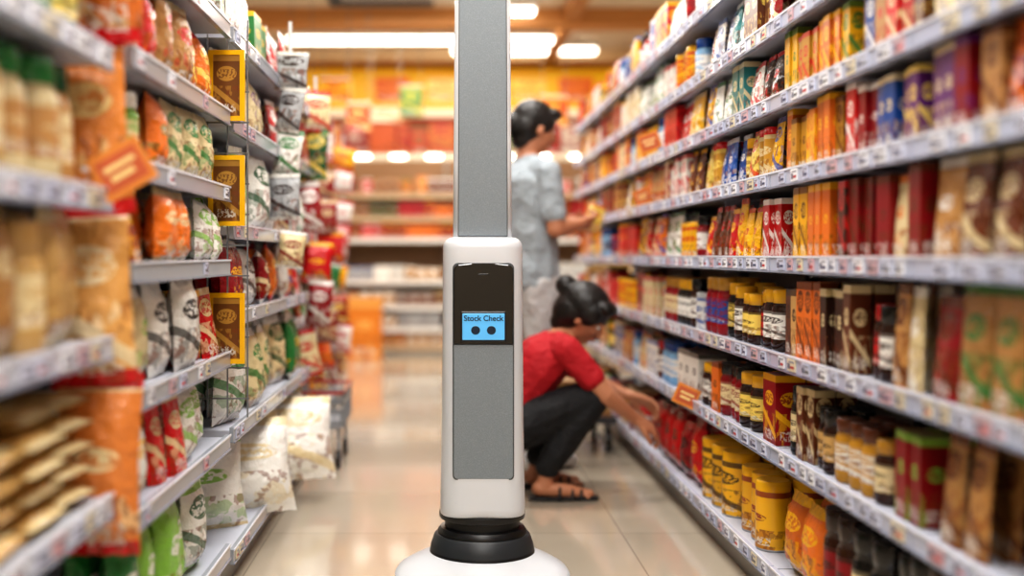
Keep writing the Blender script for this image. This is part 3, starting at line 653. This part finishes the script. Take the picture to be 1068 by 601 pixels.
def lathe_obj(name, prof, mat, seg=64, sx=1.0, sy=1.0):
    vs = []; fs = []; n = len(prof)
    for r, z in prof:
        for i in range(seg):
            a = 2*math.pi*i/seg; vs.append((r*math.cos(a)*sx, r*math.sin(a)*sy, z))
    for k in range(n-1):
        for i in range(seg):
            j = (i+1) % seg; fs.append((k*seg+i, k*seg+j, (k+1)*seg+j, (k+1)*seg+i))
    fs.append(tuple(range(seg))[::-1]); fs.append(tuple(range((n-1)*seg, n*seg)))
    me = bpy.data.meshes.new(name); me.from_pydata(vs, [], fs); me.materials.append(mat); me.polygons.foreach_set('use_smooth', [True]*len(fs))
    o = bpy.data.objects.new(name, me); scene.collection.objects.link(o); o.parent = rob
    m = o.modifiers.new('e', 'EDGE_SPLIT'); m.split_angle = math.radians(40)
    return o
lathe_obj('neck_ring', [(.108,.19),(.122,.194),(.124,.2),(.124,.211),(.118,.2135)], BLK, sy=.88)
lathe_obj('neck_core', [(.1,.16),(.108,.168),(.108,.192)], BLK, sy=.88)
lathe_obj('skirt_cap', [(.128,.15),(.128,.158),(.12,.168),(.1,.169)], BLK, sy=.92)
lathe_obj('skirt', [(.15,.104),(.1485,.116),(.138,.145),(.132,.15)], DGR, sy=.92)
lathe_obj('skirt_band', [(.152,.092),(.1515,.1),(.15,.105)], BLK, sy=.92)
lathe_obj('base_shell', [(.236,.012),(.25,.02),(.252,.034),(.244,.046),(.215,.063),(.18,.08),(.158,.092),(.15,.097)], WHITE)
lathe_obj('base_bumper', [(.2,.0),(.232,.002),(.238,.013)], BLK)

# ------------------------------------------------------------------ PEOPLE
class Blob:
    def __init__(s): s.v = []; s.f = []
    def ell(s, c, r, R=None, nu=14, nv=9):
        R = R or Matrix.Identity(3); c = Vector(c); b = len(s.v)
        s.v.append(tuple(c+R @ Vector((0, 0, r[2]))))
        for j in range(1, nv):
            t = math.pi*j/nv
            for i in range(nu):
                a = 2*math.pi*i/nu
                s.v.append(tuple(c+R @ Vector((r[0]*math.sin(t)*math.cos(a), r[1]*math.sin(t)*math.sin(a), r[2]*math.cos(t)))))
        s.v.append(tuple(c+R @ Vector((0, 0, -r[2])))); e = len(s.v)-1
        for i in range(nu): s.f.append((b, b+1+i, b+1+(i+1) % nu))
        for j in range(nv-2):
            for i in range(nu):
                k = (i+1) % nu; a0 = b+1+j*nu; a1 = a0+nu
                s.f.append((a0+i, a1+i, a1+k, a0+k))
        a0 = b+1+(nv-2)*nu
        for i in range(nu): s.f.append((a0+i, e, a0+(i+1) % nu))
    def path(s, pts, rad, steps=6):
        pts = [Vector(p) for p in pts]
        for k in range(len(pts)-1):
            p0, p1 = pts[k], pts[k+1]; d = (p1-p0)
            q = max(steps, int(d.length/0.015)) if d.length > 0.03 else steps
            zax = d.normalized(); yax = Vector((0, 1, 0)); yax = (yax-zax*yax.dot(zax))
            if yax.length < .1: yax = Vector((1, 0, 0))-zax*zax.x
            yax.normalize(); xax = yax.cross(zax)
            R = Matrix((xax, yax, zax)).transposed()
            r0, r1 = rad[k], rad[k+1]
            if not isinstance(r0, tuple): r0 = (r0, r0)
            if not isinstance(r1, tuple): r1 = (r1, r1)
            for i in range(q+1):
                t = i/q; t2 = t*t*(3-2*t)
                a = r0[0]*(1-t2)+r1[0]*t2; b_ = r0[1]*(1-t2)+r1[1]*t2
                s.ell(p0.lerp(p1, t), (a, b_, min(a, b_)*0.95), R, 12, 7)
    def obj(s, name, mat, parent, voxel=0.006, smooth=4, sf=0.5, deci=None):
        me = bpy.data.meshes.new(name+'_src'); me.from_pydata(s.v, [], s.f)
        o = bpy.data.objects.new(name+'_src', me); scene.collection.objects.link(o)
        m = o.modifiers.new('r', 'REMESH'); m.mode = 'VOXEL'; m.voxel_size = voxel; m.use_smooth_shade = True
        m2 = o.modifiers.new('s', 'SMOOTH'); m2.factor = sf; m2.iterations = smooth
        dg = bpy.context.evaluated_depsgraph_get(); ev = o.evaluated_get(dg)
        nm = bpy.data.meshes.new_from_object(ev); nm.name = name
        bpy.data.objects.remove(o)
        nm.materials.clear(); nm.materials.append(mat)
        nm.polygons.foreach_set('use_smooth', [True]*len(nm.polygons))
        q = bpy.data.objects.new(name, nm); scene.collection.objects.link(q); q.parent = parent
        return q

SKIN = plain('skin', '#bb7f5e', 0.5, noise_amt=0.05, nscale=30)
HAIR = plain('dark_hair', '#130e0c', 0.42, noise_amt=0.2, nscale=60, bump=0.4)
LIP = plain('lips', '#a8544c', 0.45)
EYEW = plain('eye_white', '#eeeae4', 0.2); EYED = plain('eye_dark', '#1a100c', 0.15)

def hand(B, wrist, direc, palm_n, s=1.0, curl=0.5, mirror=1):
    w = Vector(wrist); d = Vector(direc).normalized(); n = Vector(palm_n); n = (n-d*n.dot(d)).normalized(); side = d.cross(n)*mirror
    def P(a, l, h): return w+d*a*s+side*l*s+n*h*s
    for l in (-.026, -.009, .009, .026):
        B.path([P(.0, l*.5, 0), P(.045, l*.9, 0), P(.085, l, 0)], [.017*s, .0145*s, .0115*s], 4)
    for (l, L) in ((-.031, .9), (-.0105, 1.0), (.0105, .95), (.031, .76)):
        a = .085; pts = [P(a, l, 0)]; ang = 0.15; pos = [a, 0]
        for seg, ln in enumerate((.042, .026, .021)):
            ang += curl*(0.6+0.35*seg)
            pos = [pos[0]+ln*L*math.cos(ang), pos[1]+ln*L*math.sin(ang)]
            pts.append(P(pos[0], l*1.08, pos[1]))
        B.path(pts, [.0098*s, .009*s, .008*s, .0068*s], 4)
    B.path([P(.025, -.025, .004), P(.052, -.05, .014), P(.078, -.058, .026), P(.097, -.054, .036)], [.0145*s, .0115*s, .0098*s, .008*s], 4)

def head_parts(B, Hc, R, s=1.0):
    def P(x, y, z): return Vector(Hc)+R @ Vector((x*s, y*s, z*s))
    e = lambda c, r, RR=None: B.ell(P(*c), tuple(k*s for k in r), R if RR is None else R @ RR, 20, 14)
    e((-.012, 0, .03), (.095, .075, .08))
    e((.02, 0, -.01), (.07, .066, .085))
    e((.045, 0, -.07), (.036, .036, .033))
    e((.015, .03, -.055), (.045, .026, .035)); e((.015, -.03, -.055), (.045, .026, .035))
    e((.088, 0, -.014), (.02, .009, .026), Matrix.Rotation(-.35, 3, 'Y'))
    e((.1, 0, -.028), (.012, .013, .009))
    e((.078, 0, .022), (.014, .045, .008))
    e((.062, .034, -.02), (.024, .02, .02)); e((.062, -.034, -.02), (.024, .02, .02))
    e((.083, 0, -.053), (.012, .02, .009))
    for sy in (-1, 1): e((-.004, sy*.076, -.008), (.019, .007, .031), Matrix.Rotation(sy*.25, 3, 'Z'))
def face_details(parent, Hc, R, s=1.0):
    def P(x, y, z): return Vector(Hc)+R @ Vector((x*s, y*s, z*s))
    for sy in (-1, 1):
        for nm, c, r, m in (('eye', (.075, sy*.031, .004), (.011, .014, .0085), EYEW), ('iris', (.0835, sy*.031, .004), (.0035, .0058, .0058), EYED), ('eyebrow', (.087, sy*.033, .027), (.004, .018, .0032), HAIR)):
            q = Blob(); q.ell(P(*c), tuple(k*s for k in r), R, 14, 9); me = bpy.data.meshes.new(nm); me.from_pydata(q.v, [], q.f); me.materials.append(m)
            me.polygons.foreach_set('use_smooth', [True]*len(me.polygons)); o = bpy.data.objects.new(nm, me); scene.collection.objects.link(o); o.parent = parent
    q = Blob(); q.ell(P(.091, 0, -.049), (.007*s, .021*s, .0045*s), R); q.ell(P(.09, 0, -.057), (.007*s, .018*s, .005*s), R)
    me = bpy.data.meshes.new('lips'); me.from_pydata(q.v, [], q.f); me.materials.append(LIP); me.polygons.foreach_set('use_smooth', [True]*len(me.polygons))
    o = bpy.data.objects.new('lips', me); scene.collection.objects.link(o); o.parent = parent
def hair_cap(parent, Hc, R, s=1.0, bun=None, fringe=True, tail=None):
    def P(x, y, z): return Vector(Hc)+R @ Vector((x*s, y*s, z*s))
    B = Blob()
    B.ell(P(-.02, 0, .04), (.1*s, .086*s, .085*s), R, 24, 16)
    B.ell(P(-.045, 0, -.005), (.075*s, .082*s, .085*s), R, 20, 14)
    for sy in (-1, 1):
        B.ell(P(.012, sy*.06, .03), (.05*s, .026*s, .05*s), R)
        if fringe: B.ell(P(.05, sy*.035, .078), (.04*s, .045*s, .026*s), R)
    B.ell(P(-.05, 0, -.07), (.045*s, .055*s, .04*s), R)
    if bun: B.ell(P(*bun), (.042*s, .045*s, .04*s), R)
    if tail: B.path([P(*p) for p in tail[0]], [x*s for x in tail[1]])
    B.obj('hair', HAIR, parent, 0.006, 3)

def cloth(name, col, rough=0.8):
    t = NT(name); tc = t.node('ShaderNodeTexCoord'); n = t.noise(tc.outputs['Object'], 9.0, 3); c = lin(col)
    t.put(t.b.inputs['Base Color'], t.mix(n, tuple(k*.7 for k in c[:3])+(1,), c)); t.b.inputs['Roughness'].default_value = rough
    t.bump(n, 0.9, 0.05); return t.m

W = empty('crouching_woman', (0.385, 4.2, 0), math.radians(8))
B = Blob()
hip = (-.16, 0, .29); wa = (-.10, 0, .405); ch = (-.005, 0, .525); nk = (.075, 0, .61)
sL, sR = (.06, .155, .585), (.06, -.155, .585)
B.path([hip, wa, ch, nk], [(.1, .15), (.085, .12), (.095, .145), (.06, .07)])
B.path([sR, (.06, 0, .59), sL], [.048, .055, .048])
eR, wR = (.2, -.2, .415), (.34, -.15, .31)
eL, wL = (.24, .17, .43), (.39, .09, .37)
B.path([sR, eR, wR], [.047, .037, .024]); B.path([sL, eL, wL], [.047, .037, .024])
kR, aR = (.17, -.15, .405), (-.01, -.11, .10)
kL, aL = (.21, .14, .36), (.0, .1, .10)
B.path([(-.15, -.085, .27), kR], [.085, .055]); B.path([kR, (.07, -.13, .26), aR], [.052, .05, .033])
B.path([(-.15, .085, .27), kL], [.085, .055]); B.path([kL, (.08, .12, .23), aL], [.052, .05, .033])
for sy, a in ((-1, aR), (1, aL)):
    B.path([(a[0]-.03, a[1], .045), (a[0]+.07, a[1]+sy*.01, .035), (a[0]+.165, a[1]+sy*.02, .022)], [.03, .03, .02])
    B.path([a, (a[0]-.01, a[1], .05)], [.032, .033])
    for i in range(5): B.path([(a[0]+.15, a[1]+sy*(-.012+.013*i), .02), (a[0]+.185-.008*i, a[1]+sy*(-.012+.015*i), .014)], [.009, .0075], 3)
Hc = Vector((.165, -.01, .705)); HR = (Matrix.Rotation(math.radians(-22), 3, 'Z') @ Matrix.Rotation(math.radians(38), 3, 'Y'))
B.path([(.06, 0, .6), (.115, 0, .645), tuple(Hc+HR @ Vector((-.03, 0, -.04)))], [.05, .044, .048])
head_parts(B, Hc, HR, .97)
hand(B, wR, (.85, .2, -.5), (-.3, .5, -.8), .95, .45, mirror=1)
hand(B, wL, (.9, -.15, -.35), (-.2, -.5, -.8), .95, .5, mirror=-1)
B.obj('body', SKIN, W, 0.0042, 3)
face_details(W, Hc, HR, .97)
hair_cap(W, Hc, HR, 1.08, bun=(-.12, 0, .05))
S = Blob()
S.path([(-.15, 0, .325), wa, ch, (.06, 0, .588)], [(.118, .168), (.102, .14), (.112, .162), (.06, .09)])
S.path([sR, (.055, 0, .59), sL], [.056, .064, .056])
for s0, e0 in ((sR, eR), (sL, eL)):
    S.path([s0, tuple(Vector(s0).lerp(Vector(e0), .62))], [.058, .056])
S.obj('tshirt', cloth('red_cotton', '#b80f1f'), W, 0.006, 6)
Tm = cloth('black_trouser_cloth', '#131418')
S = Blob()
S.path([(-.185, 0, .255), (-.15, 0, .33)], [(.112, .168), (.11, .165)])
for hp, k, mid, a in (((-.15, -.088, .27), kR, (.07, -.13, .26), aR), ((-.15, .088, .27), kL, (.08, .12, .23), aL)):
    S.path([hp, k], [.1, .07]); S.path([k, mid, (a[0]+.005, a[1], a[2]+.03)], [.068, .066, .052])
S.obj('trousers', Tm, W, 0.006, 5)
S = Blob()
SH = plain('black_sandal_rubber', '#18181a', 0.6)
for sy, a in ((-1, aR), (1, aL)):
    for i in range(10):
        t_ = i/9; S.ell((a[0]-.045+.22*t_, a[1]+sy*.018*t_, .009), (.03, .036+.008*math.sin(t_*3), .009))
    for dx in (.04, .09, .125):
        pts = [(a[0]+dx, a[1]+sy*.01-.04, .01), (a[0]+dx+.005, a[1]+sy*.01-.025, .05-.1*dx), (a[0]+dx+.008, a[1]+sy*.01, .066-.22*dx), (a[0]+dx+.005, a[1]+sy*.01+.027, .05-.1*dx), (a[0]+dx, a[1]+sy*.01+.042, .01)]
        S.path(pts, [.007]*5, 5)
S.obj('sandals', SH, W, 0.004, 2)

P_ = empty('standing_shopper', (0.375, 4.75, 0), math.radians(28))
B = Blob()
B.path([(-.01, 0, .85), (0, 0, .97), (-.005, 0, 1.1), (-.01, 0, 1.26), (-.005, 0, 1.37)], [(.1, .155), (.09, .13), (.088, .125), (.1, .155), (.06, .07)])
sL, sR = (-.01, .17, 1.31), (-.01, -.17, 1.31)
B.path([sR, (-.01, 0, 1.335), sL], [.05, .056, .05])
eR, wR = (.0, -.215, 1.06), (.19, -.13, 1.09); eL, wL = (.01, .22, 1.06), (.19, .1, 1.11)
B.path([sR, eR, wR], [.05, .04, .026]); B.path([sL, eL, wL], [.05, .04, .026])
for sy in (-1, 1):
    B.path([(0, sy*.085, .84), (.01, sy*.09, .47), (-.015, sy*.09, .28), (-.02, sy*.09, .09)], [.088, .055, .052, .034])
    B.path([(-.05, sy*.09, .045), (.05, sy*.1, .04), (.14, sy*.11, .025)], [.034, .034, .024])
Hc = Vector((.035, 0, 1.52)); HR = Matrix.Rotation(math.radians(-12), 3, 'Z') @ Matrix.Rotation(math.radians(16), 3, 'Y')
B.path([(-.01, 0, 1.35), (.0, 0, 1.41), (.01, 0, 1.47)], [.058, .05, .05])
head_parts(B, Hc, HR, 1.0)
hand(B, wR, (.85, .35, .1), (-.1, .6, .5), 1.0, .55, mirror=1)
hand(B, wL, (.85, -.3, -.1), (-.1, -.6, .5), 1.0, .55, mirror=-1)
B.obj('body', SKIN, P_, 0.0045, 3)
face_details(P_, Hc, HR, 1.0)
hair_cap(P_, Hc, HR, 1.03, bun=None, tail=([(-.1, 0, .02), (-.14, 0, -.03), (-.14, 0, -.12), (-.12, 0, -.19)], [.034, .036, .028, .012]))
S = Blob()
S.path([(-.005, 0, .84), (0, 0, .97), (-.005, 0, 1.1), (-.01, 0, 1.25), (-.008, 0, 1.35)], [(.13, .185), (.122, .172), (.116, .165), (.12, .18), (.066, .1)])
S.path([sR, (-.01, 0, 1.335), sL], [.058, .064, .058])
for s0, e0 in ((sR, eR), (sL, eL)): S.path([s0, tuple(Vector(s0).lerp(Vector(e0), .72))], [.06, .057])
S.obj('tshirt', cloth('pale_grey_cotton', '#a6b0b7'), P_, 0.006, 7)
S = Blob()
S.path([(0, 0, .8), (0, 0, .88)], [(.115, .165), (.112, .16)])
for sy in (-1, 1): S.path([(0, sy*.085, .82), (.01, sy*.092, .47), (-.012, sy*.092, .1)], [.1, .072, .06])
S.obj('trousers', cloth('white_trouser_cloth', '#d0d0d0'), P_, 0.006, 5)
S = Blob()
for sy in (-1, 1): S.path([(-.055, sy*.09, .042), (.05, sy*.1, .042), (.15, sy*.112, .03)], [.042, .044, .03])
S.obj('shoes', plain('white_shoe', '#d8d8d8', 0.5), P_, 0.005, 3)
b = MB(); b.X = Matrix.Translation((.33, -.03, 1.07)) @ Matrix.Rotation(math.radians(20), 4, 'Y'); b.carton(.07, .12, .03, C['lyel'], C['red'], .3); b.obj('held_carton', parent=P_)

# ------------------------------------------------------------------ world + camera
wd = bpy.data.worlds.new('World'); scene.world = wd; wd.use_nodes = True
wd.node_tree.nodes['Background'].inputs[0].default_value = (1, .97, .93, 1); wd.node_tree.nodes['Background'].inputs[1].default_value = 0.2
cam = bpy.data.cameras.new('Camera'); co = bpy.data.objects.new('Camera', cam); scene.collection.objects.link(co)
co.location = (0, 0, H); co.rotation_euler = (math.pi/2, 0, 0)
cam.sensor_width = 36; cam.lens = 36*F/1068
cam.shift_x = (534-VX)/1068; cam.shift_y = -(300.5-VY)/1068
cam.clip_start = 0.05
cam.dof.use_dof = True; cam.dof.focus_distance = 2.93; cam.dof.aperture_fstop = 0.88; cam.dof.aperture_blades = 0
scene.camera = co
scene.view_settings.view_transform = 'Standard'
try: scene.view_settings.look = 'Medium High Contrast'
except Exception as ex: print('look', ex)
scene.view_settings.exposure = 0.0
